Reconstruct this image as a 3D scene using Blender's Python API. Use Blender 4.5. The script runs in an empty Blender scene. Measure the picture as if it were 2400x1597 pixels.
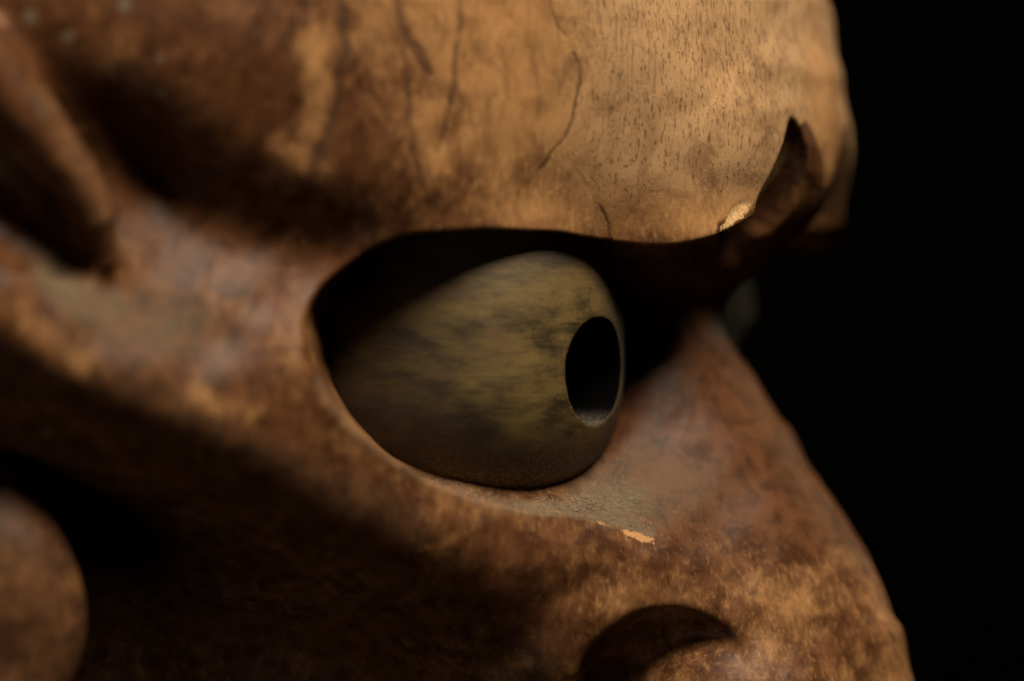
import bpy, math
import numpy as np
from mathutils import Vector

# ------------------------------------------------------------------ units
# 1 model unit (100 photo pixels at the reference plane) = 4.17 mm
S = 0.00417
CAM_D = 96.0            # camera distance in model units (about 40 cm)
FOCUS_Z = 3.55          # model depth (towards camera) of the plane in focus
W0, H0 = 2400.0, 1597.0

def to_world(p):
    """model view coords (x right, y up, z towards camera) -> Blender metres, Z up"""
    p = np.asarray(p, dtype=np.float64)
    return np.stack([p[..., 0], -p[..., 2], p[..., 1] + 14.0], -1) * S

# ------------------------------------------------------------------ camera
scene = bpy.context.scene
cam_data = bpy.data.cameras.new("camera")
cam = bpy.data.objects.new("camera", cam_data)
scene.collection.objects.link(cam)
cam.location = Vector(to_world([0, 0, CAM_D]))
cam.rotation_euler = (math.radians(90), 0, 0)
cam_data.sensor_width = 36.0
cam_data.lens = 36.0 * CAM_D / 24.0
cam_data.clip_start = 0.01
cam_data.clip_end = 50
cam_data.dof.use_dof = True
cam_data.dof.focus_distance = (CAM_D - FOCUS_Z) * S
APERTURE = 4.7 * S      # entrance pupil diameter in metres
cam_data.dof.aperture_fstop = (cam_data.lens / 1000.0) / APERTURE
cam_data.dof.aperture_blades = 0
scene.camera = cam

# ------------------------------------------------------------------ world, light, exposure
world = bpy.data.worlds.new("World")
scene.world = world
world.use_nodes = True
world.node_tree.nodes["Background"].inputs[0].default_value = (0, 0, 0, 1)
world.node_tree.nodes["Background"].inputs[1].default_value = 0.0
vs = scene.view_settings
vs.view_transform = 'Standard'
vs.look = 'None'
vs.exposure = 0.0
vs.gamma = 1.0

def area_light(name, direction, target, dist, size, power, col):
    d = Vector(direction).normalized()
    ld = bpy.data.lights.new(name, 'AREA')
    ld.shape = 'DISK'
    ld.size = size
    ld.energy = power
    ld.color = col
    o = bpy.data.objects.new(name, ld)
    scene.collection.objects.link(o)
    t = np.array(target, float)
    o.location = Vector(to_world(t + np.array(d) * dist))
    wd = Vector((d.x, -d.z, d.y))
    o.rotation_euler = wd.to_track_quat('Z', 'Y').to_euler()
    return o

area_light("spot_lamp", (0.27, 0.85, 0.45), (0, 0, 4), 170, 0.30, 10.5, (1.0, 0.88, 0.70))
area_light("side_lamp", (0.62, 0.30, -0.72), (4, 0, 0), 220, 0.30, 2.0, (1.0, 0.90, 0.66))
area_light("cheek_fill", (-0.62, -0.50, 0.60), (-4, -4, 4), 240, 0.7, 1.05, (1.0, 0.86, 0.70))  # added fill from lower left to lift the dark cheek

scene.cycles.max_bounces = 6
scene.cycles.use_denoising = True
scene.cycles.denoising_prefilter = 'ACCURATE'
scene.cycles.use_adaptive_sampling = False

# ------------------------------------------------------------------ face frame
TH = math.radians(67.5)             # angle between facing direction and view axis
sT, cT = math.sin(TH), math.cos(TH)
X0 = 7.25                            # symmetry plane passes x = X0, z = 0

def view_to_face(x, y, z):
    xr = x - X0
    return sT * xr + cT * z, y, -cT * xr + sT * z     # w forward, v up, u sideways

def face_to_view(w, v, u):
    return np.stack([X0 + sT * w - cT * u, v, cT * w + sT * u], -1)

def px_to_view(px, py, z):
    k = (CAM_D - z) / CAM_D
    return (px - 1200.0) / 100.0 * k, (798.5 - py) / 100.0 * k, z

def px_face(px, py, z):
    return view_to_face(*px_to_view(px, py, z))

def profile(px, py, off=0.0):
    """point of the midline profile seen at this pixel: solve for depth with u = 0"""
    z = 0.0
    for _ in range(20):
        x, y, _z = px_to_view(px, py, z)
        z = (x - X0) * cT / sT
    return view_to_face(x, y, z)

# ------------------------------------------------------------------ control points (pixel, pixel, depth)
M_PTS = [
    # forehead and temple
    (-150, -60, 8.8), (0, 0, 9.0), (300, 0, 8.9), (600, 0, 8.2), (900, 0, 7.2), (1200, 0, 5.9), (1500, 0, 4.4),
    (1700, 0, 3.1), (1820, 0, 1.72),
    (300, 150, 8.9), (600, 150, 8.3), (900, 150, 7.2), (1200, 150, 5.9), (1500, 150, 4.5), (1720, 150, 3.2), (1850, 150, 1.78),
    (100, 200, 8.7), (250, 320, 7.9), (450, 300, 8.3), (700, 280, 7.75), (1000, 270, 6.8), (1300, 270, 5.3), (1600, 260, 4.0), (1800, 260, 2.8),
    
    (350, 450, 7.2), (480, 420, 7.55), (720, 430, 7.5), (1000, 430, 6.75), (1300, 430, 4.95), (1600, 430, 3.95), (1760, 400, 3.15), (1830, 330, 2.45),
    (450, 560, 7.3), (640, 560, 6.75), (800, 570, 6.5), (1000, 540, 6.5), (1200, 540, 5.5), (1400, 560, 4.1), (1600, 565, 3.85), (1720, 530, 3.45),
    (1000, 640, 6.5), (1200, 640, 5.5), (1400, 660, 4.15), (1600, 660, 3.9), (1700, 600, 3.75), (1750, 560, 3.3),
    (850, 960, 7.2), (780, 800, 7.4), (1000, 1040, 6.6), (1200, 1120, 5.45), (1350, 1140, 4.75),
    # temple between brow and cheek
    (300, 640, 8.3), (450, 680, 7.85), (600, 680, 7.35), (300, 740, 8.65), (500, 800, 8.0), (620, 760, 7.65), (700, 700, 6.95),
    # rim of the eye socket
    (705, 800, 7.5), (750, 920, 7.5), (850, 1035, 7.0), (950, 1105, 6.5), (1100, 1170, 5.8), (1250, 1200, 5.05), (1350, 1212, 4.5),
    (1480, 1245, 3.75),
    # cheek ridge
    (-100, 600, 10.3), (0, 680, 10.2), (150, 770, 9.7), (300, 860, 9.3), (500, 970, 8.6), (700, 1070, 7.7), (900, 1165, 6.8), (1100, 1240, 5.95),
    (1300, 1290, 5.0), (1450, 1290, 4.2),
    # below the ridge
    (0, 830, 9.9), (150, 930, 9.35), (400, 1050, 8.35), (600, 1150, 7.45), (800, 1240, 6.7), (1000, 1330, 5.95), (1200, 1400, 5.2),
    (0, 930, 8.6), (150, 1040, 7.8), (400, 1170, 6.6), (600, 1270, 5.7), (800, 1370, 5.0), (1000, 1450, 4.7), (1180, 1520, 4.4),
    (0, 1150, 6.0), (300, 1300, 4.2), (600, 1450, 3.0), (900, 1570, 2.9), (0, 1500, 3.0), (350, 1600, 2.2), (700, 1680, 1.8), (1100, 1720, 2.9),
    (1300, 1420, 4.65), (1330, 1560, 4.2), (1400, 1700, 4.0), (1500, 1340, 3.8), (1650, 1300, 2.9),
]
M_PROF = [(1878, -60), (1896, 20), (1913, 110), (1930, 210), (1942, 300), (1940, 400), (1926, 480)]

A_PTS = [
    # side wall of the frown furrow, under the brow
    (1820, 0, 1.0), (1850, 150, 1.0), (1850, 240, 1.4),
    (1885, 330, 0.5), (1835, 330, 0.7), (1880, 400, 0.2), (1800, 400, 0.4),
    (1850, 470, -0.1), (1790, 480, 0.1), (1820, 530, 0.0), (1780, 540, 0.2), (1700, 560, 0.6), (1700, 620, 0.4),
    (1600, 620, 1.2),
    (1600, 250, 3.2), (1600, 430, 2.7), (1400, 300, 4.2), (1400, 480, 3.4), (1100, 300, 5.4), (1100, 520, 4.2), (800, 400, 6.3), (800, 560, 5.0),
    # inner corner of the socket and the roof
    (1500, 680, 1.1), (1480, 760, 0.95), (1580, 740, 0.5),
    (1480, 900, 1.1), (1600, 880, 0.85), (1690, 880, 0.3), (1480, 1020, 1.75), (1600, 1000, 1.45), (1720, 990, 0.9), (1790, 1000, 0.45),
    (1350, 700, 0.8), (1150, 650, 1.8), (950, 700, 2.8), (800, 780, 3.8), (740, 830, 4.6),
    (1300, 900, 1.0), (1000, 900, 2.6), (850, 930, 3.9), (1150, 1060, 3.0), (1000, 1050, 4.0), (1250, 1120, 3.2), (1100, 1150, 4.5),
    (1350, 1080, 2.1), (1380, 1150, 2.75), (1430, 1090, 2.2), (1300, 1185, 3.8), (1420, 1190, 3.25),
    # nose side
    (1520, 1130, 2.45), (1650, 1110, 1.9), (1780, 1100, 1.2), (1860, 1110, 0.55),
    (1500, 1225, 3.4), (1650, 1230, 2.65), (1800, 1220, 1.95), (1930, 1230, 0.95),
    (1500, 1300, 3.95), (1620, 1320, 3.4), (1780, 1330, 2.65), (1920, 1340, 1.8), (2010, 1340, 0.95),
    (1440, 1330, 4.25), (1440, 1400, 4.35), (1560, 1380, 3.75), (1650, 1410, 3.45), (1780, 1430, 3.05), (1930, 1440, 2.25), (2050, 1450, 1.2),
    (1340, 1420, 4.72), (1330, 1560, 4.5), (1450, 1560, 4.1), (1750, 1560, 3.3), (1900, 1580, 2.7), (2040, 1580, 1.75), (1500, 1700, 4.0), (1800, 1700, 3.1),
    (2060, 1700, 1.7), (1200, 1400, 4.6), (1200, 1560, 4.1), (1100, 1300, 4.8), (900, 1250, 5.0), (1200, 1260, 4.5),
    (600, 1250, 3.0), (300, 1500, 0.0), (0, 1000, 4.0), (0, 1500, -1.0), (600, 1600, 0.5), (900, 1430, 2.6), (900, 1600, 1.5), (1150, 1650, 3.0), (300, 900, 6.0), (0, 500, 7.0), (400, 400, 6.3), (300, 0, 7.0),
]
A_PROF = [(1870, 0), (1905, 150), (1920, 250), (1928, 330), (1922, 400), (1905, 465), (1872, 530), (1820, 598),
          (1770, 640), (1716, 674), (1682, 716), (1685, 770), (1711, 822), (1748, 876), (1814, 983), (1884, 1099),
          (1952, 1197), (2036, 1325), (2104, 1467), (2134, 1600), (2140, 1700)]

# outline of the outer shell (forehead, temple, cheek): the socket opening is what it leaves out
EDGE = [(2000, 462, 0), (1926, 462, 0.15), (1885, 466, 0.9), (1840, 476, 1.7), (1795, 498, 2.7), (1752, 520, 3.15), (1716, 541, 3.4), (1671, 558, 3.7), (1604, 572, 3.85), (1536, 577, 3.97), (1451, 573, 4.0), (1400, 566, 4.12), (1330, 553, 4.5), (1250, 543, 5.2), (1150, 537, 5.8), (1050, 541, 6.45),
        (960, 553, 6.55), (890, 575, 6.55), (830, 605, 6.5), (780, 640, 6.6), (742, 680, 6.8), (718, 730, 7.1), (708, 790, 7.5), (718, 850, 7.55),
        (745, 905, 7.5), (790, 965, 7.3), (850, 1027, 7.0), (905, 1068, 6.75), (960, 1105, 6.5), (1030, 1140, 6.15), (1110, 1168, 5.75), (1190, 1186, 5.35), (1260, 1196, 5.0),
        (1350, 1206, 4.5), (1420, 1222, 4.1), (1480, 1243, 3.75), (1560, 1268, 3.4), (1640, 1296, 3.1), (1600, 1330, 3.4), (1500, 1345, 4.0), (1400, 1400, 4.4), (1370, 1480, 4.4), (1350, 1600, 4.4), (1350, 1750, 4.4)]

# ------------------------------------------------------------------ thin plate splines of u^2 over (w, v)
def tps(pts, vals, smooth=1e-3):
    P = np.array(pts, float); n = len(P)
    d = np.linalg.norm(P[:, None] - P[None], axis=-1)
    K = np.where(d > 1e-9, d * d * np.log(np.maximum(d, 1e-9)), 0) + np.eye(n) * smooth
    T = np.c_[np.ones(n), P]
    Mx = np.block([[K, T], [T.T, np.zeros((3, 3))]])
    c = np.linalg.solve(Mx, np.r_[vals, 0, 0, 0])
    return P, c

def tps_eval(m, w, v):
    P, c = m
    out = c[-3] + c[-2] * w + c[-1] * v
    for (a, b), k in zip(P, c[:-3]):
        r2 = (w - a) ** 2 + (v - b) ** 2
        out = out + k * 0.5 * r2 * np.log(np.maximum(r2, 1e-12))
    return out

def layer(pts, prof, smooth=0.05):
    P, Q = [], []
    for px, py, z in pts:
        w, v, u = px_face(px, py, z)
        P.append((w, v)); Q.append(u * abs(u))
    for px, py in prof:
        w, v, u = profile(px, py)
        P.append((w, v)); Q.append(0.0)
    return tps(P, np.array(Q), smooth)

GW0, GW1, GV0, GV1, GH = -21.0, 4.0, -13.0, 13.0, 0.05
gw = np.arange(GW0, GW1, GH); gv = np.arange(GV0, GV1, GH)
GWm, GVm = np.meshgrid(gw, gv, indexing='ij')

def poly_sd(poly, w, v):
    """signed distance, positive inside"""
    d2 = np.full(w.shape, 1e9); inside = np.zeros(w.shape, bool)
    n = len(poly)
    for i in range(n):
        ax, ay = poly[i]; bx, by = poly[(i + 1) % n]
        ex, ey = bx - ax, by - ay
        t = np.clip(((w - ax) * ex + (v - ay) * ey) / (ex * ex + ey * ey + 1e-12), 0, 1)
        d2 = np.minimum(d2, (w - ax - t * ex) ** 2 + (v - ay - t * ey) ** 2)
        if abs(ey) > 1e-12:
            c = ((ay > v) != (by > v)) & (w < ex * (v - ay) / ey + ax)
            inside ^= c
    return np.where(inside, 1, -1) * np.sqrt(d2)

def catmull(pts, n=5):
    pts = np.array(pts, float); out = []
    for i in range(len(pts) - 1):
        p0 = pts[max(i - 1, 0)]; p1 = pts[i]; p2 = pts[i + 1]; p3 = pts[min(i + 2, len(pts) - 1)]
        for t in np.linspace(0, 1, n, endpoint=False):
            out.append(0.5 * ((2 * p1) + (-p0 + p2) * t + (2 * p0 - 5 * p1 + 4 * p2 - p3) * t * t + (-p0 + 3 * p1 - 3 * p2 + p3) * t ** 3))
    out.append(pts[-1])
    return np.array(out)

tm, ta = layer(M_PTS, M_PROF), layer(A_PTS, A_PROF)
QM = tps_eval(tm, GWm, GVm); QA = tps_eval(ta, GWm, GVm)
edge_wv = []
for px, py, z in EDGE:
    w, v, u = px_face(px, py, z) if z else profile(px, py)
    edge_wv.append((w, v))
edge_wv = catmull(edge_wv, 4)
poly = [tuple(p) for p in edge_wv] + [(edge_wv[-1][0], -16.0), (-30.0, -16.0), (-30.0, 16.0), (5.0, 16.0), (5.0, edge_wv[0][1])]
SD = poly_sd(poly, GWm, GVm)

def grad_mag(Q):
    a, b = np.gradient(Q, GH)
    return a * a + b * b
FIELDS = [f.astype(np.float32) for f in (QM, grad_mag(QM), QA, grad_mag(QA), SD)]

def lookup(w, v):
    fi = np.clip((w - GW0) / GH, 0, len(gw) - 1.001); fj = np.clip((v - GV0) / GH, 0, len(gv) - 1.001)
    i = fi.astype(np.int32); j = fj.astype(np.int32)
    a = (fi - i).astype(np.float32); b = (fj - j).astype(np.float32)
    n = len(gv); k = i * n + j
    res = []
    for F in FIELDS:
        f = F.ravel()
        res.append((f[k] * (1 - b) + f[k + 1] * b) * (1 - a) + (f[k + n] * (1 - b) + f[k + n + 1] * b) * a)
    return res

def smin(a, b, k):
    h = np.clip(0.5 + 0.5 * (b - a) / k, 0, 1)
    return b * (1 - h) + a * h - k * h * (1 - h)

def smax(a, b, k):
    return -smin(-a, -b, k)

def P3(px, py, z):
    return np.array(px_face(px, py, z))

def ellipsoid(p, c, r, axes=None):
    w, v, u = p
    d = [w - c[0], v - c[1], u - c[2]]
    if axes is not None:
        d = [d[0] * a[0] + d[1] * a[1] + d[2] * a[2] for a in axes]
    q = np.sqrt((d[0] / r[0]) ** 2 + (d[1] / r[1]) ** 2 + (d[2] / r[2]) ** 2)
    return (q - 1) * min(r)

def capsule_chain(p, pts, radii, open_dir=None):
    w, v, u = p
    out = None
    for i in range(len(pts) - 1):
        a, b = pts[i], pts[i + 1]
        e = b - a
        t = np.clip(((w - a[0]) * e[0] + (v - a[1]) * e[1] + (u - a[2]) * e[2]) / e.dot(e), 0, 1)
        dw, dv, du = w - a[0] - t * e[0], v - a[1] - t * e[1], u - a[2] - t * e[2]
        d2 = dw * dw + dv * dv + du * du
        if open_dir is not None:        # a trough open towards this direction
            d2 = np.maximum(d2 - np.maximum(dw * open_dir[0] + dv * open_dir[1] + du * open_dir[2], 0) ** 2, 0)
        d = np.sqrt(d2) - (radii[i] * (1 - t) + radii[i + 1] * t)
        out = d if out is None else np.minimum(out, d)
    return out

def view_dir(x, y, z):          # direction in view coords -> face coords
    v = np.array([sT * x + cT * z, y, -cT * x + sT * z]); return v / np.linalg.norm(v)

def frame_axes(n):
    n = n / np.linalg.norm(n)
    up = np.array([0, 1.0, 0]); a = np.cross(up, n); a /= np.linalg.norm(a); b = np.cross(n, a)
    return [a, b, n]

EAR_RIDGE = [P3(-200, 20, 9.4), P3(-40, 150, 9.5), P3(80, 290, 9.35), P3(170, 410, 9.1), P3(225, 510, 8.9), P3(240, 600, 8.7)]
EAR_RAD = [0.85, 0.78, 0.66, 0.55, 0.46, 0.3]
EAR_HOLE = [P3(-220, 330, 10.0), P3(-60, 430, 9.8), P3(60, 520, 9.5), P3(150, 595, 9.1)]
EAR_HRAD = [1.5, 1.3, 0.95, 0.6]
NOS_C = P3(1598, 1735, 4.6); NOS_R = (2.65, 3.1, 2.7); NOS_AX = frame_axes(view_dir(0.03, -0.05, 1.0))
BALL_C = P3(1730, 1700, 1.95); BALL_R = (2.7, 2.4, 1.95); BALL_AX = NOS_AX
def row(py):
    return (798.5 - py) / 100.0 * 0.985
# frown furrow cut from the front, between the brow and the ridge over the nose (forward, up, sideways)
FURROW = [np.array(q) for q in ((0.14, row(270), 2.12), (0.04, row(330), 1.97), (-0.12, row(400), 1.95), (-0.30, row(460), 1.99), (-0.6, row(525), 2.1))]
FURROW_R = [0.04, 0.40, 0.74, 0.98, 1.16]
fr = catmull([np.r_[q, r] for q, r in zip(FURROW, FURROW_R)], 4); FURROW, FURROW_R = list(fr[:, :3]), list(fr[:, 3])
FURROW_N = np.array([0.98, -0.15, 0.1]); FURROW_N /= np.linalg.norm(FURROW_N)
def mid(px, py):
    w, v, u = profile(px, py); return np.array([w, v, 0.0])
GLAB = [(*mid(1862, 200), 0.80), (*mid(1868, 300), 0.84), (*mid(1860, 390), 0.88), (*mid(1843, 440), 0.88), (*mid(1822, 478), 0.82), (*mid(1786, 530), 0.72), (*mid(1742, 575), 0.62), (*mid(1696, 610), 0.55)]
gl = catmull(GLAB, 3); GLAB, GLAB_R = list(gl[:, :3]), list(gl[:, 3])
CRACK = [P3(1425, 520, 4.95), P3(1432, 560, 4.95), P3(1438, 590, 4.9)]

def fn(w, v, u):
    """signed distance like field of the carved face (negative inside)"""
    u = np.abs(u)
    p = (w, v, u)
    qm, gm, qa, ga, sd = lookup(w, v)
    dM = (u * u - qm) / np.sqrt(4 * u * u + gm + 0.3)
    dA = (u * u - qa) / np.sqrt(4 * u * u + ga + 0.3)
    dM = np.clip(dM, -1.5, 1.5); dA = np.clip(dA, -1.5, 1.5)
    depth = np.clip(np.sqrt(np.maximum(qm, 0)) - u, 0, 4)
    cut = -sd + 0.22 * depth
    f1 = smax(dM, cut, 0.11 + 0.55 * np.clip((w + 0.3) / 0.3, 0, 1) * (v > 1.0))
    def where(m, f, g):                      # apply a local feature only near it
        i = np.nonzero(m)[0]
        if len(i):
            f = f.copy(); f[i] = g(f[i], (w[i], v[i], u[i]))
        return f
    # ear ridge and ear hollow on the outer shell
    f1 = where(w < -8.0, f1, lambda f, p: smax(smin(f, capsule_chain(p, EAR_RIDGE, EAR_RAD), 0.55), -capsule_chain(p, EAR_HOLE, EAR_HRAD), 0.35))
    def glabella(f, p):
        f = smin(f, capsule_chain((p[0], p[1], p[2] * 0.55), GLAB, GLAB_R), 0.15)
        return smax(f, -capsule_chain(p, FURROW, FURROW_R, FURROW_N), 0.07)
    f1 = where((w > -5) & (v > 0) & (u < 5), f1, glabella)
    f = smin(f1, dA, 0.14)
    # wing of the nose under its overhanging crease
    f = where((v < -4) & (w > -8), f, lambda f, p: smin(smax(f, -ellipsoid(p, NOS_C, NOS_R, NOS_AX), 0.20), ellipsoid(p, BALL_C, BALL_R, BALL_AX), 0.38))
    f = where((v > 1.0) & (w > -6) & (w < -2), f, lambda f, p: smax(f, -capsule_chain(p, CRACK, [0.0, 0.03, 0.05]), 0.03))
    # slow unevenness of the carving
    f = f + 0.030 * np.sin(1.3 * w + 0.8 * v + 0.3) * np.sin(1.1 * v - 0.7 * u + 1.0) + 0.012 * np.sin(3.1 * w - 1.7 * v) * np.sin(2.6 * v + 2.2 * u)
    return f

# ------------------------------------------------------------------ sparse surface nets
def surface_nets(f, lo, hi, h, n=12):
    lo = np.array(lo, float)
    nb = np.ceil((np.array(hi) - lo) / (h * n)).astype(int)
    B = np.stack(np.meshgrid(*[np.arange(k) for k in nb], indexing='ij'), -1).reshape(-1, 3)
    c = lo + (B + 0.5) * n * h
    fc = f(*c.T.astype(np.float32))
    B = B[np.abs(fc) < n * h * 1.25]
    N = nb * n + 2
    g = np.arange(n + 1)
    loc = np.stack(np.meshgrid(g, g, g, indexing='ij'), -1).reshape(-1, 3)
    cell_id, cell_pos, quads = [], [], []
    corners = np.array([(i, j, k) for i in (0, 1) for j in (0, 1) for k in (0, 1)])
    edges = [(a, b) for a in range(8) for b in range(a + 1, 8) if np.abs(corners[a] - corners[b]).sum() == 1]
    lin = lambda ijk: (ijk[..., 0].astype(np.int64) * N[1] + ijk[..., 1]) * N[2] + ijk[..., 2]
    for s in range(0, len(B), 400):
        b = B[s:s + 400]
        idx = b[:, None, :] * n + loc[None]
        pos = lo + idx * h
        val = f(*[pos[..., i].ravel().astype(np.float32) for i in range(3)]).reshape(len(b), n + 1, n + 1, n + 1)
        cs = [val[:, i:n + i, j:n + j, k:n + k] for i, j, k in corners]
        neg = sum((x < 0).astype(np.int8) for x in cs)
        act = np.argwhere((neg > 0) & (neg < 8))
        if len(act):
            vals = np.stack([x[tuple(act.T)] for x in cs], -1)
            acc = np.zeros((len(act), 3)); cnt = np.zeros(len(act))
            for a, e in edges:
                va, ve = vals[:, a], vals[:, e]
                m = (va < 0) != (ve < 0)
                t = np.where(m, va / np.where(m, va - ve, 1), 0)
                acc += m[:, None] * (corners[a] + t[:, None] * (corners[e] - corners[a])); cnt += m
            gi = b[act[:, 0]] * n + act[:, 1:]
            cell_id.append(lin(gi)); cell_pos.append(lo + (gi + acc / cnt[:, None]) * h)
        for ax in range(3):
            d = [0, 0, 0]; d[ax] = 1
            v0 = val[:, :n, :n, :n]; v1 = val[:, d[0]:n + d[0], d[1]:n + d[1], d[2]:n + d[2]]
            m = np.argwhere((v0 < 0) != (v1 < 0))
            if not len(m): continue
            flip = v0[tuple(m.T)] < 0
            gi = b[m[:, 0]] * n + m[:, 1:]
            o1 = np.zeros(3, int); o2 = np.zeros(3, int); o1[(ax + 1) % 3] = 1; o2[(ax + 2) % 3] = 1
            q = np.stack([lin(gi - o1 - o2), lin(gi - o2), lin(gi), lin(gi - o1)], -1)
            ok = (gi - o1 - o2).min(1) >= 0
            q = np.where(flip[:, None], q, q[:, ::-1])
            quads.append(q[ok])
    ids = np.concatenate(cell_id); pos = np.concatenate(cell_pos); quads = np.concatenate(quads)
    o = np.argsort(ids); ids = ids[o]; pos = pos[o]
    j = np.minimum(np.searchsorted(ids, quads), len(ids) - 1)
    good = (ids[j] == quads).all(1)
    return pos, j[good]

def newton(f, pos, h, steps=3):
    p0 = pos.copy(); p = pos.copy()
    e = 0.03
    for _ in range(steps):
        fv = f(*p.T)
        G = []
        for i in range(3):
            a = p.copy(); a[:, i] += e; b = p.copy(); b[:, i] -= e
            G.append((f(*a.T) - f(*b.T)) / (2 * e))
        G = np.stack(G, -1)
        g2 = (G ** 2).sum(1)
        p = p - G * (fv / np.maximum(g2, 0.1))[:, None]
        d = p - p0; l = np.linalg.norm(d, axis=1, keepdims=True)
        p = p0 + d * np.minimum(1, 0.8 * h / np.maximum(l, 1e-9))
    return p

def mesh_object(name, verts, faces, mat, parent=None, smooth=True):
    me = bpy.data.meshes.new(name)
    verts = np.asarray(verts, np.float32); faces = np.asarray(faces, np.int32)
    me.vertices.add(len(verts)); me.vertices.foreach_set('co', verts.ravel())
    k = faces.shape[1]
    me.loops.add(faces.size); me.loops.foreach_set('vertex_index', faces.ravel())
    me.polygons.add(len(faces))
    me.polygons.foreach_set('loop_start', np.arange(0, faces.size, k, dtype=np.int32))
    me.polygons.foreach_set('loop_total', np.full(len(faces), k, np.int32))
    me.update(calc_edges=True)
    me.validate()
    me.polygons.foreach_set('use_smooth', np.full(len(me.polygons), smooth))
    me.materials.append(mat)
    o = bpy.data.objects.new(name, me)
    scene.collection.objects.link(o)
    o.parent = parent
    return o

def float_attr(o, name, vals):
    a = o.data.attributes.new(name, 'FLOAT', 'POINT')
    a.data.foreach_set('value', np.asarray(vals, np.float32))

# ------------------------------------------------------------------ materials
class NT:
    def __init__(self, name):
        self.m = bpy.data.materials.new(name); self.m.use_nodes = True
        self.t = self.m.node_tree; self.b = self.t.nodes["Principled BSDF"]
    def n(self, typ, **kw):
        x = self.t.nodes.new(typ)
        for k, v in kw.items(): setattr(x, k, v)
        return x
    def link(self, a, b): self.t.links.new(a, b)
    def set(self, sock, v):
        if hasattr(v, 'is_output') or isinstance(v, bpy.types.NodeSocket): self.link(v, sock)
        else: sock.default_value = v
    def math(self, op, a, b=0.5, clamp=False):
        x = self.n('ShaderNodeMath', operation=op, use_clamp=clamp)
        self.set(x.inputs[0], a); self.set(x.inputs[1], b)
        return x.outputs[0]
    def attr(self, name):
        return self.n('ShaderNodeAttribute', attribute_name=name).outputs['Fac']
    def coords(self, scale=(1, 1, 1), rot=(0, 0, 0)):
        tc = self.n('ShaderNodeTexCoord'); mp = self.n('ShaderNodeMapping')
        self.link(tc.outputs['Object'], mp.inputs[0])
        mp.inputs['Scale'].default_value = [s / S for s in scale]
        mp.inputs['Rotation'].default_value = rot
        return mp.outputs[0]
    def noise(self, vec, scale, detail=4, rough=0.55, dist=0.0):
        x = self.n('ShaderNodeTexNoise'); self.link(vec, x.inputs['Vector'])
        x.inputs['Scale'].default_value = scale; x.inputs['Detail'].default_value = detail
        x.inputs['Roughness'].default_value = rough; x.inputs['Distortion'].default_value = dist
        return x.outputs['Fac']
    def ramp(self, fac, a, b):
        x = self.n('ShaderNodeMapRange', interpolation_type='SMOOTHSTEP')
        self.set(x.inputs[0], fac); x.inputs[1].default_value = a; x.inputs[2].default_value = b
        return x.outputs[0]
    def mix(self, fac, a, b):
        x = self.n('ShaderNodeMix', data_type='RGBA')
        self.set(x.inputs[0], fac)
        for s, v in ((x.inputs[6], a), (x.inputs[7], b)):
            if isinstance(v, tuple): s.default_value = (*v, 1)
            else: self.link(v, s)
        return x.outputs[2]

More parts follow.
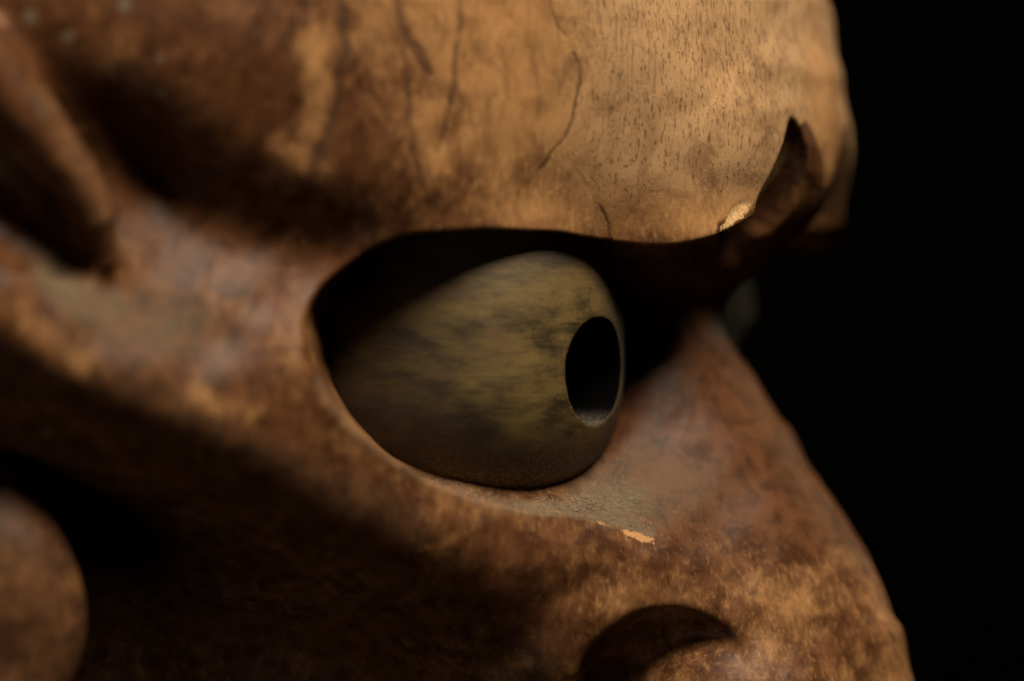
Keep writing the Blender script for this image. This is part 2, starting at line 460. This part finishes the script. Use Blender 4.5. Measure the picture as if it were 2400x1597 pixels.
def wood_material():
    k = NT("old_varnished_wood")
    co = k.coords()
    wear_shade = k.attr('wear_shade')  # worn wood mask, with painted shade mixed in
    # light bare wood versus dark lacquer remains
    cloud = k.noise(co, 0.62, 4, 0.5, 0.5)
    blot = k.noise(co, 2.2, 4, 0.55, 0.4)
    fine = k.noise(co, 13.0, 5, 0.62)
    gr2 = k.coords(scale=(1.0, 1.0, 0.42), rot=(0, math.radians(24), 0))
    speck = k.noise(gr2, 8.5, 5, 0.68)
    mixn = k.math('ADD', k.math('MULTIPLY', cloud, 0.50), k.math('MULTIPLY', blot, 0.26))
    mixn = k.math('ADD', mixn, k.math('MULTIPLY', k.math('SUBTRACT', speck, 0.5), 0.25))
    mixn = k.math('ADD', mixn, k.math('MULTIPLY', k.math('SUBTRACT', wear_shade, 0.5), 0.36))
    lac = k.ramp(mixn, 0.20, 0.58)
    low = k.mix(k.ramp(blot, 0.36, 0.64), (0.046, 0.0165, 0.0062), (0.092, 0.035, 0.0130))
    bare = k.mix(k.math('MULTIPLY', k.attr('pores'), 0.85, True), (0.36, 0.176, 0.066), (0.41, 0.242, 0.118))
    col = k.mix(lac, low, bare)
    # reddish brown film in between
    red = k.ramp(k.noise(co, 1.15, 4, 0.6, 0.8), 0.46, 0.66)
    col = k.mix(k.math('MULTIPLY', red, k.math('SUBTRACT', 0.72, k.math('MULTIPLY', wear_shade, 0.40))), col, (0.100, 0.039, 0.016))
    # fine golden mottling and fine dark film
    mot = k.ramp(speck, 0.53, 0.70)
    col = k.mix(k.math('MULTIPLY', mot, k.math('ADD', k.math('MULTIPLY', wear_shade, 0.34), 0.10)), col, (0.50, 0.265, 0.100))
    dk = k.ramp(k.noise(gr2, 5.5, 5, 0.65, 0.3), 0.52, 0.70)
    col = k.mix(k.math('MULTIPLY', dk, 0.26), col, (0.100, 0.040, 0.016))
    # pores along the grain on worn wood
    pg = k.coords(scale=(1.0, 1.0, 0.20), rot=(0, math.radians(10), 0))
    pore = k.ramp(k.noise(pg, 19.0, 2, 0.5), 0.585, 0.66)
    pg2 = k.coords(scale=(1.0, 1.0, 0.035), rot=(0, math.radians(6), 0))
    streak = k.ramp(k.noise(pg2, 16.0, 3, 0.6), 0.55, 0.68)
    pmask = k.attr('pores')
    pore = k.math('MAXIMUM', k.math('MULTIPLY', pore, pmask), k.math('MULTIPLY', k.math('MULTIPLY', streak, 0.7), k.attr('streaks')))
    col = k.mix(k.math('MULTIPLY', pore, 0.48), col, (0.050, 0.027, 0.016))
    # cracks and stains
    crack = k.attr('crack')
    col = k.mix(crack, col, (0.030, 0.017, 0.011))
    # dust
    dn = k.ramp(k.noise(co, 15.0, 5, 0.8), 0.36, 0.60)
    dust = k.math('MULTIPLY', k.attr('dust'), k.math('ADD', k.math('MULTIPLY', dn, 0.7), 0.3), True)
    col = k.mix(k.math('MULTIPLY', dust, 0.85), col, (0.150, 0.122, 0.080))
    # bare chipped wood
    chip = k.ramp(k.math('ADD', k.attr('chip'), k.math('MULTIPLY', k.math('SUBTRACT', k.noise(co, 11.0, 5, 0.8), 0.5), 2.6)), 0.42, 0.52)
    chip = k.math('MULTIPLY', chip, k.math('MULTIPLY', k.attr('chip'), 6.0, True))
    chipc = k.mix(k.ramp(fine, 0.35, 0.65), (0.42, 0.23, 0.09), (0.60, 0.40, 0.20))
    col = k.mix(chip, col, chipc)
    rub = k.ramp(k.math('ADD', k.attr('rubbed'), k.math('MULTIPLY', k.math('SUBTRACT', k.noise(co, 11.0, 5, 0.8), 0.5), 2.0)), 0.40, 0.60)
    rub = k.math('MULTIPLY', rub, k.math('MULTIPLY', k.attr('rubbed'), 6.0, True))
    col = k.mix(rub, col, (0.40, 0.205, 0.082))
    k.link(col, k.b.inputs['Base Color'])
    rough = k.math('ADD', k.math('MULTIPLY', fine, 0.25), 0.30)
    rough = k.math('ADD', rough, k.math('MULTIPLY', dust, 0.35))
    k.link(rough, k.b.inputs['Roughness'])
    k.b.inputs['Specular IOR Level'].default_value = 0.12
    # fine relief
    h = k.math('ADD', k.math('MULTIPLY', fine, 0.5), k.math('MULTIPLY', speck, 0.35))
    h = k.math('SUBTRACT', h, k.math('MULTIPLY', pore, 0.8))
    h = k.math('SUBTRACT', h, k.math('MULTIPLY', crack, 1.2))
    h = k.math('ADD', h, k.math('MULTIPLY', dust, k.noise(co, 30.0, 3, 0.7)))
    h = k.math('SUBTRACT', h, k.math('MULTIPLY', chip, 0.9))
    bp = k.n('ShaderNodeBump'); bp.inputs['Strength'].default_value = 0.55
    bp.inputs['Distance'].default_value = 0.03 * S
    k.link(h, bp.inputs['Height']); k.link(bp.outputs[0], k.b.inputs['Normal'])
    return k.m

def gold_material():
    k = NT("tarnished_gilding")
    co = k.coords()
    st = k.coords(scale=(0.6, 1.0, 1.5), rot=(0, math.radians(12), 0))
    cloud = k.noise(st, 0.75, 5, 0.55, 0.6)
    blot = k.noise(st, 2.4, 5, 0.6, 0.5)
    fine = k.noise(co, 14.0, 5, 0.7)
    scr = k.noise(k.coords(scale=(0.12, 0.12, 1.0), rot=(0, math.radians(9), 0)), 16.0, 4, 0.65)
    m = k.math('ADD', k.math('MULTIPLY', cloud, 0.72), k.math('MULTIPLY', blot, 0.28))
    m = k.math('ADD', m, k.math('MULTIPLY', k.math('SUBTRACT', fine, 0.5), 0.20))
    m = k.math('ADD', m, k.math('MULTIPLY', k.math('SUBTRACT', scr, 0.5), 0.28))
    g = k.ramp(m, 0.34, 0.66)
    col = k.mix(g, (0.028, 0.017, 0.0065), (0.180, 0.115, 0.036))
    br = k.ramp(k.noise(st, 1.3, 4, 0.6, 0.4), 0.52, 0.70)
    col = k.mix(k.math('MULTIPLY', br, 0.7), col, (0.13, 0.072, 0.034))
    veins = k.ramp(k.noise(st, 2.9, 6, 0.65, 1.0), 0.57, 0.66)
    col = k.mix(k.math('MULTIPLY', veins, 0.28), col, (0.045, 0.035, 0.016))
    grime_tone = k.math('MULTIPLY', k.attr('grime_tone'), k.math('ADD', k.math('MULTIPLY', k.ramp(fine, 0.35, 0.62), 0.8), 0.25), True)
    col = k.mix(grime_tone, col, (0.050, 0.036, 0.024))
    spk = k.ramp(k.noise(co, 22.0, 4, 0.75), 0.50, 0.64)
    dust = k.math('MULTIPLY', k.attr('dust'), spk, True)
    col = k.mix(dust, col, (0.34, 0.28, 0.19))
    k.link(col, k.b.inputs['Base Color'])
    k.b.inputs['Metallic'].default_value = 0.35
    k.link(k.math('ADD', k.math('MULTIPLY', fine, 0.2), 0.42), k.b.inputs['Roughness'])
    bp = k.n('ShaderNodeBump'); bp.inputs['Strength'].default_value = 0.35; bp.inputs['Distance'].default_value = 0.02 * S
    k.link(k.math('ADD', k.math('ADD', fine, k.math('MULTIPLY', scr, 0.6)), k.math('MULTIPLY', dust, 1.0)), bp.inputs['Height']); k.link(bp.outputs[0], k.b.inputs['Normal'])
    return k.m

def black_material(name, col, rough, dusty=False):
    k = NT(name)
    co = k.coords()
    n = k.noise(co, 22.0, 4, 0.75)
    c = k.mix(k.ramp(n, 0.35, 0.7), tuple(x * 0.5 for x in col), col)
    if dusty:
        d = k.math('MULTIPLY', k.attr('dust'), k.ramp(n, 0.40, 0.62), True)
        c = k.mix(d, c, (0.22, 0.19, 0.15))
    k.link(c, k.b.inputs['Base Color'])
    k.b.inputs['Roughness'].default_value = rough
    k.b.inputs['Specular IOR Level'].default_value = 0.02
    return k.m

WOOD = wood_material(); GOLD = gold_material()
PUPIL = black_material("blackened_pupil_bore", (0.002, 0.0018, 0.0016), 0.9, True)
CLOTH = black_material("black_backdrop_cloth", (0.0004, 0.0004, 0.0004), 1.0)

# ------------------------------------------------------------------ backdrop
def backdrop():
    n = 24
    xs = np.linspace(-130, 130, n)
    ys = np.linspace(-70, 90, 8)
    V = []
    for x in xs:
        for y in ys:
            V.append((x, y, -120 + 2.0 * math.sin(x * 0.17) + 0.8 * math.sin(x * 0.41 + y * 0.02)))
    F = [(i * 8 + j, (i + 1) * 8 + j, (i + 1) * 8 + j + 1, i * 8 + j + 1) for i in range(n - 1) for j in range(7)]
    o = mesh_object("backdrop", to_world(V), F, CLOTH)
    o["kind"] = "structure"
    return o
backdrop()

# ------------------------------------------------------------------ the mask
mask = bpy.data.objects.new("wooden_mask", None)
scene.collection.objects.link(mask)
mask["label"] = "carved brown wooden mask with heavy brow and hollow gilded eyes"
mask["category"] = "mask"

def smooth01(x, a, b):
    t = np.clip((x - a) / (b - a), 0, 1); return t * t * (3 - 2 * t)

def poly_dist(px, py, pts):
    pts = catmull(pts, 5)
    d = np.full(px.shape, 1e9)
    tt = np.zeros(px.shape)
    n = len(pts) - 1
    for i in range(n):
        a, b = pts[i], pts[i + 1]; e = b - a
        t = np.clip(((px - a[0]) * e[0] + (py - a[1]) * e[1]) / (e @ e + 1e-9), 0, 1)
        dd = np.hypot(px - a[0] - t * e[0], py - a[1] - t * e[1])
        tt = np.where(dd < d, (i + t) / n, tt); d = np.minimum(d, dd)
    return d, tt

def hash_noise(x, y, seed=0):
    xi = np.floor(x).astype(int); yi = np.floor(y).astype(int)
    fx = x - xi; fy = y - yi; fx = fx * fx * (3 - 2 * fx); fy = fy * fy * (3 - 2 * fy)
    def h(a, b):
        s = np.sin(a * 127.1 + b * 311.7 + seed * 74.7) * 43758.5453
        return s - np.floor(s)
    return (h(xi, yi) * (1 - fx) + h(xi + 1, yi) * fx) * (1 - fy) + (h(xi, yi + 1) * (1 - fx) + h(xi + 1, yi + 1) * fx) * fy

def build_face():
    H = 0.05
    lo = (-19.5, -11.0, -0.5 * H); hi = (3.4, 11.5, 18.5)
    pos, quads = surface_nets(fn, lo, hi, H)
    pos = newton(fn, pos, H)
    mid = pos[:, 2] < 0.5 * H + 1e-6
    # vertices of the first cell layer lie on the symmetry plane
    lay = np.abs(pos[:, 2]) < 0.3 * H
    pos[lay, 2] = 0
    # surface marks: positions of cracks, chips, worn areas, painted shade and dust on the wood
    nv = len(pos)
    V = face_to_view(pos[:, 0], pos[:, 1], pos[:, 2])
    k = CAM_D / (CAM_D - V[:, 2])
    px = 1200 + V[:, 0] * k * 100; py = 798.5 - V[:, 1] * k * 100
    jx = px + 10 * (hash_noise(px / 40, py / 40, 1) - 0.5) + 5 * (hash_noise(px / 13, py / 13, 2) - 0.5)
    jy = py + 14 * (hash_noise(px / 40, py / 40, 3) - 0.5)
    crack = np.zeros(nv)
    lines = [
        ([(925, -20), (945, 70), (985, 130), (1010, 180)], 15, 0.75), ([(945, 100), (955, 220), (965, 330), (990, 450)], 9, 0.7),
        ([(1078, -20), (1075, 80), (1062, 190), (1050, 270), (1030, 360)], 8, 0.75), ([(1285, -10), (1300, 50), (1325, 90)], 4, 0.55),
        ([(1345, 120), (1358, 180), (1350, 250), (1325, 315), (1290, 365), (1262, 400)], 4.5, 0.85),
        ([(795, -20), (812, 60), (800, 160), (780, 270), (735, 390), (722, 500)], 15, 0.7),
        ([(1405, 480), (1425, 530), (1437, 575)], 5, 0.8), ([(1330, 360), (1365, 420), (1400, 480)], 4, 0.18),
        ([(655, -20), (600, 60), (560, 90)], 14, 0.3), ([(860, 480), (870, 540), (850, 600)], 22, 0.5),
        ([(1170, 110), (1190, 200), (1165, 330)], 8, 0.25), ([(1235, 90), (1262, 210), (1258, 290)], 10, 0.3),
    ]
    for pts, wd, amt in lines:
        d, t = poly_dist(jx, jy, pts)
        taper = np.clip(np.minimum(t, 1 - t) * 6 + 0.35, 0, 1)
        br = 0.55 + 0.6 * hash_noise(px / 30, py / 30, 7)
        crack = np.maximum(crack, 0.82 * amt * np.clip(br, 0, 1) * (1 - smooth01(d, wd * taper * 0.45, wd * taper * 1.15)))
    chip = np.zeros(nv)
    for cx, cy, rx, ry, ang, amt in [(1730, 499, 36, 16, -42, 1.05), (1710, 523, 26, 11, -45, 1.0), (1744, 482, 20, 10, -10, 1.0),
                                     ]:
        a = math.radians(ang); dx = px - cx; dy = py - cy
        e = np.hypot((dx * math.cos(a) + dy * math.sin(a)) / rx, (-dx * math.sin(a) + dy * math.cos(a)) / ry)
        chip = np.maximum(chip, amt * (1 - smooth01(e, 0.0, 1.7)))
    rub = np.zeros(nv)
    for cx, cy, rx, ry, ang, amt in [(1500, 1259, 42, 10, 18, 1.0), (1472, 1250, 20, 8, 18, 1.0), (1410, 1228, 24, 5, 22, 0.7), (1300, 1200, 30, 4, 8, 0.5)]:
        a = math.radians(ang); dx = px - cx; dy = py - cy
        e = np.hypot((dx * math.cos(a) + dy * math.sin(a)) / rx, (-dx * math.sin(a) + dy * math.cos(a)) / ry)
        rub = np.maximum(rub, amt * (1 - smooth01(e, 0.0, 1.6)))
    # worn wood: right half of the forehead and the brow rim, the nose wing; lacquer stays on temple and cheek
    wear_shade = 0.02 + 0.88 * smooth01(px - 0.35 * py, 560, 1200) * (1 - smooth01(py, 520, 620)) + 0.30 * smooth01(py, 1150, 1400) * smooth01(px, 1200, 1500)  # forehead ramp also carries painted light roll-off toward the lower left
    d, t = poly_dist(px, py, [(700, 800), (760, 930), (850, 1040), (1000, 1130), (1250, 1205)])
    wear_shade += 0.26 * (1 - smooth01(d, 5, 120))
    d, t = poly_dist(px, py, [(0, 700), (100, 790), (180, 850)]); wear_shade += 0.35 * (1 - smooth01(d, 10, 70))
    d, t = poly_dist(px, py, [(735, 100), (742, 220), (730, 310)]); wear_shade += 0.45 * (1 - smooth01(d, 5, 60))
    d, t = poly_dist(px, py, [(650, 330), (700, 370), (760, 390)]); wear_shade += 0.45 * (1 - smooth01(d, 5, 50))
    d, t = poly_dist(px, py, [(450, 920), (530, 955), (590, 965)]); wear_shade += 0.4 * (1 - smooth01(d, 5, 45))
    wear_shade -= 0.40 * smooth01(px, 1440, 1540) * smooth01(py, 640, 720) * (1 - smooth01(py + 0.35 * (1900 - px), 1150, 1400))  # darker tone down the upper nose
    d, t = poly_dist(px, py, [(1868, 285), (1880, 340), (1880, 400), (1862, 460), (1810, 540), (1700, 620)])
    wear_shade -= 0.85 * (1 - smooth01(d - 75 * t, 12, 30)) * (px > 1838 - 1.05 * np.clip(py - 330, -60, 150)) * smooth01(py, 262, 300)  # shade in the furrow and under the brow, painted as dark colour
    pores = smooth01(px, 1230, 1480) * (1 - smooth01(py, 380, 520)) * (1 - smooth01(px, 1850, 1930)) + 0.10
    streaks = smooth01(px, 1180, 1400) * (1 - smooth01(py, 120, 330)) * (1 - smooth01(px, 1820, 1900)) + 0.06
    # dust lies in the crease below the eye, the socket floor and the hollows of the temple
    dust = np.zeros(nv)
    d, t = poly_dist(px, py, [(745, 900), (850, 1030), (1000, 1120), (1180, 1185), (1330, 1195), (1430, 1215), (1520, 1250)])
    dust = np.maximum(dust, 0.9 * (1 - smooth01(d, 6, 26)) * (0.3 + 0.7 * smooth01(px, 1050, 1300)))
    e = np.hypot((px - 1440) / 130, (py - 1170) / 75); dust = np.maximum(dust, 0.95 * (1 - smooth01(e, 0.3, 1.2)))
    e = np.hypot((px - 1520) / 190, (py - 1140) / 120); dust = np.maximum(dust, 0.38 * (1 - smooth01(e, 0.3, 1.1)))
    d, t = poly_dist(px, py, [(120, 640), (190, 710), (260, 720)]); dust = np.maximum(dust, 0.8 * (1 - smooth01(d, 15, 70)))
    e = np.hypot((px - 370) / 190, (py - 760) / 110); dust = np.maximum(dust, 0.4 * (1 - smooth01(e, 0.3, 1.1)))
    d, t = poly_dist(px, py, [(90, 230), (180, 360), (260, 520), (330, 610)]); dust = np.maximum(dust, 0.12 * (1 - smooth01(d, 10, 45)))
    d, t = poly_dist(px, py, [(1700, 780), (1800, 960), (1900, 1130), (2000, 1290)]); dust = np.maximum(dust, 0.12 * (1 - smooth01(d, 20, 80)))
    d, t = poly_dist(px, py, [(150, 800), (400, 960), (700, 1110), (950, 1220)]); dust = np.maximum(dust, 0.12 * (1 - smooth01(d, 20, 80)))
    for sx, sy, r in [(70, 40, 22), (292, 12, 22), (160, 88, 17), (375, 137, 13), (377, 220, 12), (258, 715, 5), (405, 765, 14), (110, 1015, 12),
                      (1430, 1178, 4), (1583, 1200, 5), (1460, 1120, 3), (1572, 45, 3.5), (1636, 330, 2.5)]:
        dust = np.maximum(dust, 1.2 * (1 - smooth01(np.hypot(px - sx, py - sy), r * 0.4, r * 1.0)))
    # cracks, chips and knife facets are cut into the surface
    e = 0.04
    G = np.stack([fn(*(pos + np.eye(3)[i] * e).T) - fn(*(pos - np.eye(3)[i] * e).T) for i in range(3)], -1)
    G /= np.maximum(np.linalg.norm(G, axis=1, keepdims=True), 1e-9)
    chip_n = chip * (0.6 + 0.8 * hash_noise(px / 7, py / 7, 9))
    facet = np.abs(hash_noise(px / 46 + 0.3 * py / 46, py / 90, 11) - 0.5) - 0.25
    d_in = 0.018 * crack + 0.04 * np.clip(chip_n, 0, 1) + 0.022 * facet
    d_in[lay] = 0
    pos = pos - G * d_in[:, None]
    mir = pos.copy(); mir[:, 2] *= -1
    idx = np.arange(nv) + nv; idx[lay] = np.arange(nv)[lay]
    allp = np.concatenate([pos, mir]); q2 = idx[quads][:, ::-1]
    faces = np.concatenate([quads, q2])
    used = np.unique(faces); remap = np.full(len(allp), -1); remap[used] = np.arange(len(used))
    src = np.concatenate([np.arange(nv), np.arange(nv)])[used]
    faces = remap[faces]
    allv = allp[used]
    o = mesh_object("face", to_world(face_to_view(allv[:, 0], allv[:, 1], allv[:, 2])), faces, WOOD, mask)
    for nm, a in (('crack', crack), ('chip', chip), ('rubbed', rub), ('wear_shade', wear_shade), ('pores', pores), ('streaks', streaks), ('dust', dust)):
        near = 1.0 if nm in ('wear_shade', 'pores', 'streaks') else (used < nv)   # chips, cracks and dust marks are on this side only
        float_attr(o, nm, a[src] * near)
    return o
face = build_face()

# ------------------------------------------------------------------ eyeballs with bored pupils
EC = np.array([-1.2, -0.37, 1.5]); ERH, EN = 3.8, 2.5
EAX = np.array([0.85, -0.085, 0.53]); EAX /= np.linalg.norm(EAX)
PR = 1.24

def eye_ray(d):
    ax = np.where(d[..., 0] > 0, ERH, ERH * 1.2)             # drawn out towards the outer corner
    ay = np.where(d[..., 1] > 0, 4.8, 3.6)                    # runs up under the brow
    return ((np.hypot(d[..., 0] / ax, d[..., 2] / ERH)) ** EN + (np.abs(d[..., 1]) / ay) ** EN) ** (-1 / EN)

def mirror_view(p):
    xr = p[..., 0] - X0
    u = -cT * xr + sT * p[..., 2]
    q = p.copy(); q[..., 0] += 2 * u * cT; q[..., 2] -= 2 * u * sT
    return q

def build_eye(mirrored):
    n, rings = 192, 110
    e1 = np.cross([0, 1, 0], EAX); e1 /= np.linalg.norm(e1); e2 = np.cross(EAX, e1)
    ph = np.linspace(0, 2 * math.pi, n, endpoint=False)
    rad = np.cos(ph)[:, None] * e1 + np.sin(ph)[:, None] * e2
    lo = np.full(n, 0.02); hi = np.full(n, 1.2)
    for _ in range(40):
        mid = (lo + hi) / 2
        d = np.cos(mid)[:, None] * EAX + np.sin(mid)[:, None] * rad
        big = eye_ray(d) * np.sin(mid) > PR * (1 + 0.006 * np.sin(3 * ph + 1) + 0.004 * np.sin(7 * ph) + 0.003 * np.sin(17 * ph + 2))
        hi = np.where(big, mid, hi); lo = np.where(big, lo, mid)
    a0 = lo
    V = []
    # small rounded lip of the bore, then the eyeball surface
    for i in range(rings):
        t = (i / (rings - 1)) ** 1.3
        al = (a0 + 0.012) * (1 - t) + (math.pi - 0.02) * t
        d = np.cos(al)[:, None] * EAX + np.sin(al)[:, None] * rad
        V.append(EC + d * eye_ray(d)[:, None])
    rim = V[0]
    d0 = np.cos(a0)[:, None] * EAX + np.sin(a0)[:, None] * rad
    edge = EC + d0 * (eye_ray(d0)[:, None] - 0.02)
    V = [edge] + V
    P = np.concatenate(V); R = len(V)
    i = np.arange(R - 1)[:, None]; j = np.arange(n)[None]
    F = np.stack([i * n + j, i * n + (j + 1) % n, (i + 1) * n + (j + 1) % n, (i + 1) * n + j], -1).reshape(-1, 4)
    F = F[:, ::-1]
    # bore
    L = [edge]
    hts = (edge - EC) @ EAX
    for k_, (sc, dep) in enumerate([(0.995, 0.03), (0.99, 0.15), (0.985, 0.5), (0.98, 1.0), (0.97, 1.6), (0.95, 2.3), (0.5, 2.45), (0.02, 2.5)]):
        base = hts * max(0, 1 - dep / 1.5) + np.mean(hts) * min(1, dep / 1.5)
        L.append(EC + rad * PR * sc + EAX * (base - dep)[:, None])
    LP = np.concatenate(L); RL = len(L)
    i = np.arange(RL - 1)[:, None]
    FL = np.stack([i * n + j, i * n + (j + 1) % n, (i + 1) * n + (j + 1) % n, (i + 1) * n + j], -1).reshape(-1, 4)
    if mirrored:
        P, LP = mirror_view(P), mirror_view(LP); F = F[:, ::-1]; FL = FL[:, ::-1]
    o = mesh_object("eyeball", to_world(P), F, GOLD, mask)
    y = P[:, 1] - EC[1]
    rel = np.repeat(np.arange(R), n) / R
    upper = 1.5 * smooth01(y, 1.0, 2.5)  # darker towards the top; the mask also darkens the left and inner edge
    low = smooth01(-y, 1.3, 2.6)  # grime along the lower part
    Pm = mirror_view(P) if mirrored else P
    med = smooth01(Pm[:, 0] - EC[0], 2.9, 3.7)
    float_attr(o, 'grime_tone', (0.25 if mirrored else 1.0) * np.clip(0.75 * smooth01(-(Pm[:, 0] - EC[0]), -1.6, 2.2) + 0.45 * smooth01(-y, 0.2, 2.4) * smooth01(-(Pm[:, 0] - EC[0]), -2.6, 0.5) + 0.95 * low + 0.5 * upper + 0.8 * med, 0, 1))  # far eye coloured paler to stand in for light on it
    float_attr(o, 'dust', np.clip(0.5 * smooth01(-y, 1.7, 2.5) + 1.3 * smooth01(-y, 2.45, 2.95) + 0.45 * med, 0, 1))
    p = mesh_object("pupil", to_world(LP), FL, PUPIL, o)
    float_attr(p, 'dust', smooth01(-(LP[:, 1] - EC[1]), 1.15, 1.7) * 0.7)
    return o
eye_near = build_eye(False)
eye_near["label"] = "tarnished gold eyeball with round bored pupil"
build_eye(True)

# ------------------------------------------------------------------ lint lying in the crease under the eye
def build_lint(face):
    me = face.data
    n = len(me.vertices)
    co = np.empty(n * 3, np.float32); me.vertices.foreach_get('co', co); co = co.reshape(-1, 3)
    no = np.empty(n * 3, np.float32); me.vertices.foreach_get('normal', no); no = no.reshape(-1, 3)
    x, y, z = co[:, 0] / S, co[:, 2] / S - 14.0, -co[:, 1] / S
    k = CAM_D / (CAM_D - z); px = 1200 + x * k * 100; py = 798.5 - y * k * 100
    rng = np.random.default_rng(5)
    spots = []
    for (cx, cy, rx, ry, m) in [(1330, 1185, 70, 16, 90), (1420, 1190, 120, 45, 70), (1120, 1150, 170, 20, 90)]:
        c = np.where((np.abs(px - cx) < rx) & (np.abs(py - cy) < ry) & (z > 0.5) & (no[:, 2] > -0.2))[0]
        if len(c): spots.append(rng.choice(c, m))
    spots = np.concatenate(spots)
    V, F = [], []
    for i in spots:
        nn = no[i].astype(float); t = rng.normal(size=3); t -= nn * t.dot(nn); t /= np.linalg.norm(t); b = np.cross(nn, t)
        L = rng.uniform(0.05, 0.22) * S; bend = rng.uniform(-0.8, 0.8); lift = rng.uniform(0.05, 0.5); r = rng.uniform(0.003, 0.006) * S
        base = co[i] + nn * 0.008 * S
        s0 = len(V)
        for q in range(6):
            a = q / 5
            p = base + t * L * a + b * L * bend * a * a + nn * L * lift * math.sin(math.pi * a)
            for e in range(3):
                an = 2 * math.pi * e / 3
                V.append(p + (b * math.cos(an) + nn * math.sin(an)) * r)
        for q in range(5):
            for e in range(3):
                F.append((s0 + q * 3 + e, s0 + q * 3 + (e + 1) % 3, s0 + q * 3 + 3 + (e + 1) % 3, s0 + q * 3 + 3 + e))
    k2 = NT("grey_lint"); k2.link(k2.mix(k2.noise(k2.coords(), 6.0), (0.16, 0.13, 0.09), (0.42, 0.36, 0.27)), k2.b.inputs['Base Color'])
    k2.b.inputs['Roughness'].default_value = 0.9
    o = mesh_object("dust_lint", np.array(V), np.array(F), k2.m)
    o["kind"] = "stuff"
    o["label"] = "grey lint and dust caught in the crease under the eye"
    o["category"] = "dust"
    return o
build_lint(face)

# ------------------------------------------------------------------ ear lobe
def build_lobe():
    c = np.array(px_to_view(-70, 1450, 7.2))
    n, m = 96, 64
    V = []
    for i in range(m):
        t = math.pi * (i + 0.5) / m
        for j_ in range(n):
            f = 2 * math.pi * j_ / n
            d = np.array([math.sin(t) * math.cos(f), math.cos(t), math.sin(t) * math.sin(f)])
            r = 1 + 0.05 * math.sin(3 * f + 1.0) * math.sin(t) + 0.04 * math.sin(5 * t + 2 * f)
            q = d * np.array([2.35, 3.5, 1.5]) * r
            # shallow carved hollow on the face of the lobe
            if d[2] > 0:
                q[2] -= 0.35 * math.exp(-((q[0] - 0.3) ** 2 + (q[1] + 1.0) ** 2) / 0.8)
            V.append(c + q)
    F = [(i * n + j_, (i + 1) * n + j_, (i + 1) * n + (j_ + 1) % n, i * n + (j_ + 1) % n) for i in range(m - 1) for j_ in range(n)]
    V = np.array(V)
    o = mesh_object("ear_lobe", to_world(V), np.array(F), WOOD, mask)
    nv = len(V)
    for nm, a in (('crack', 0), ('chip', 0), ('rubbed', 0), ('wear_shade', 0.05), ('pores', 0.0), ('streaks', 0.0), ('dust', 0.1)):
        float_attr(o, nm, np.full(nv, a))
    return o
build_lobe()
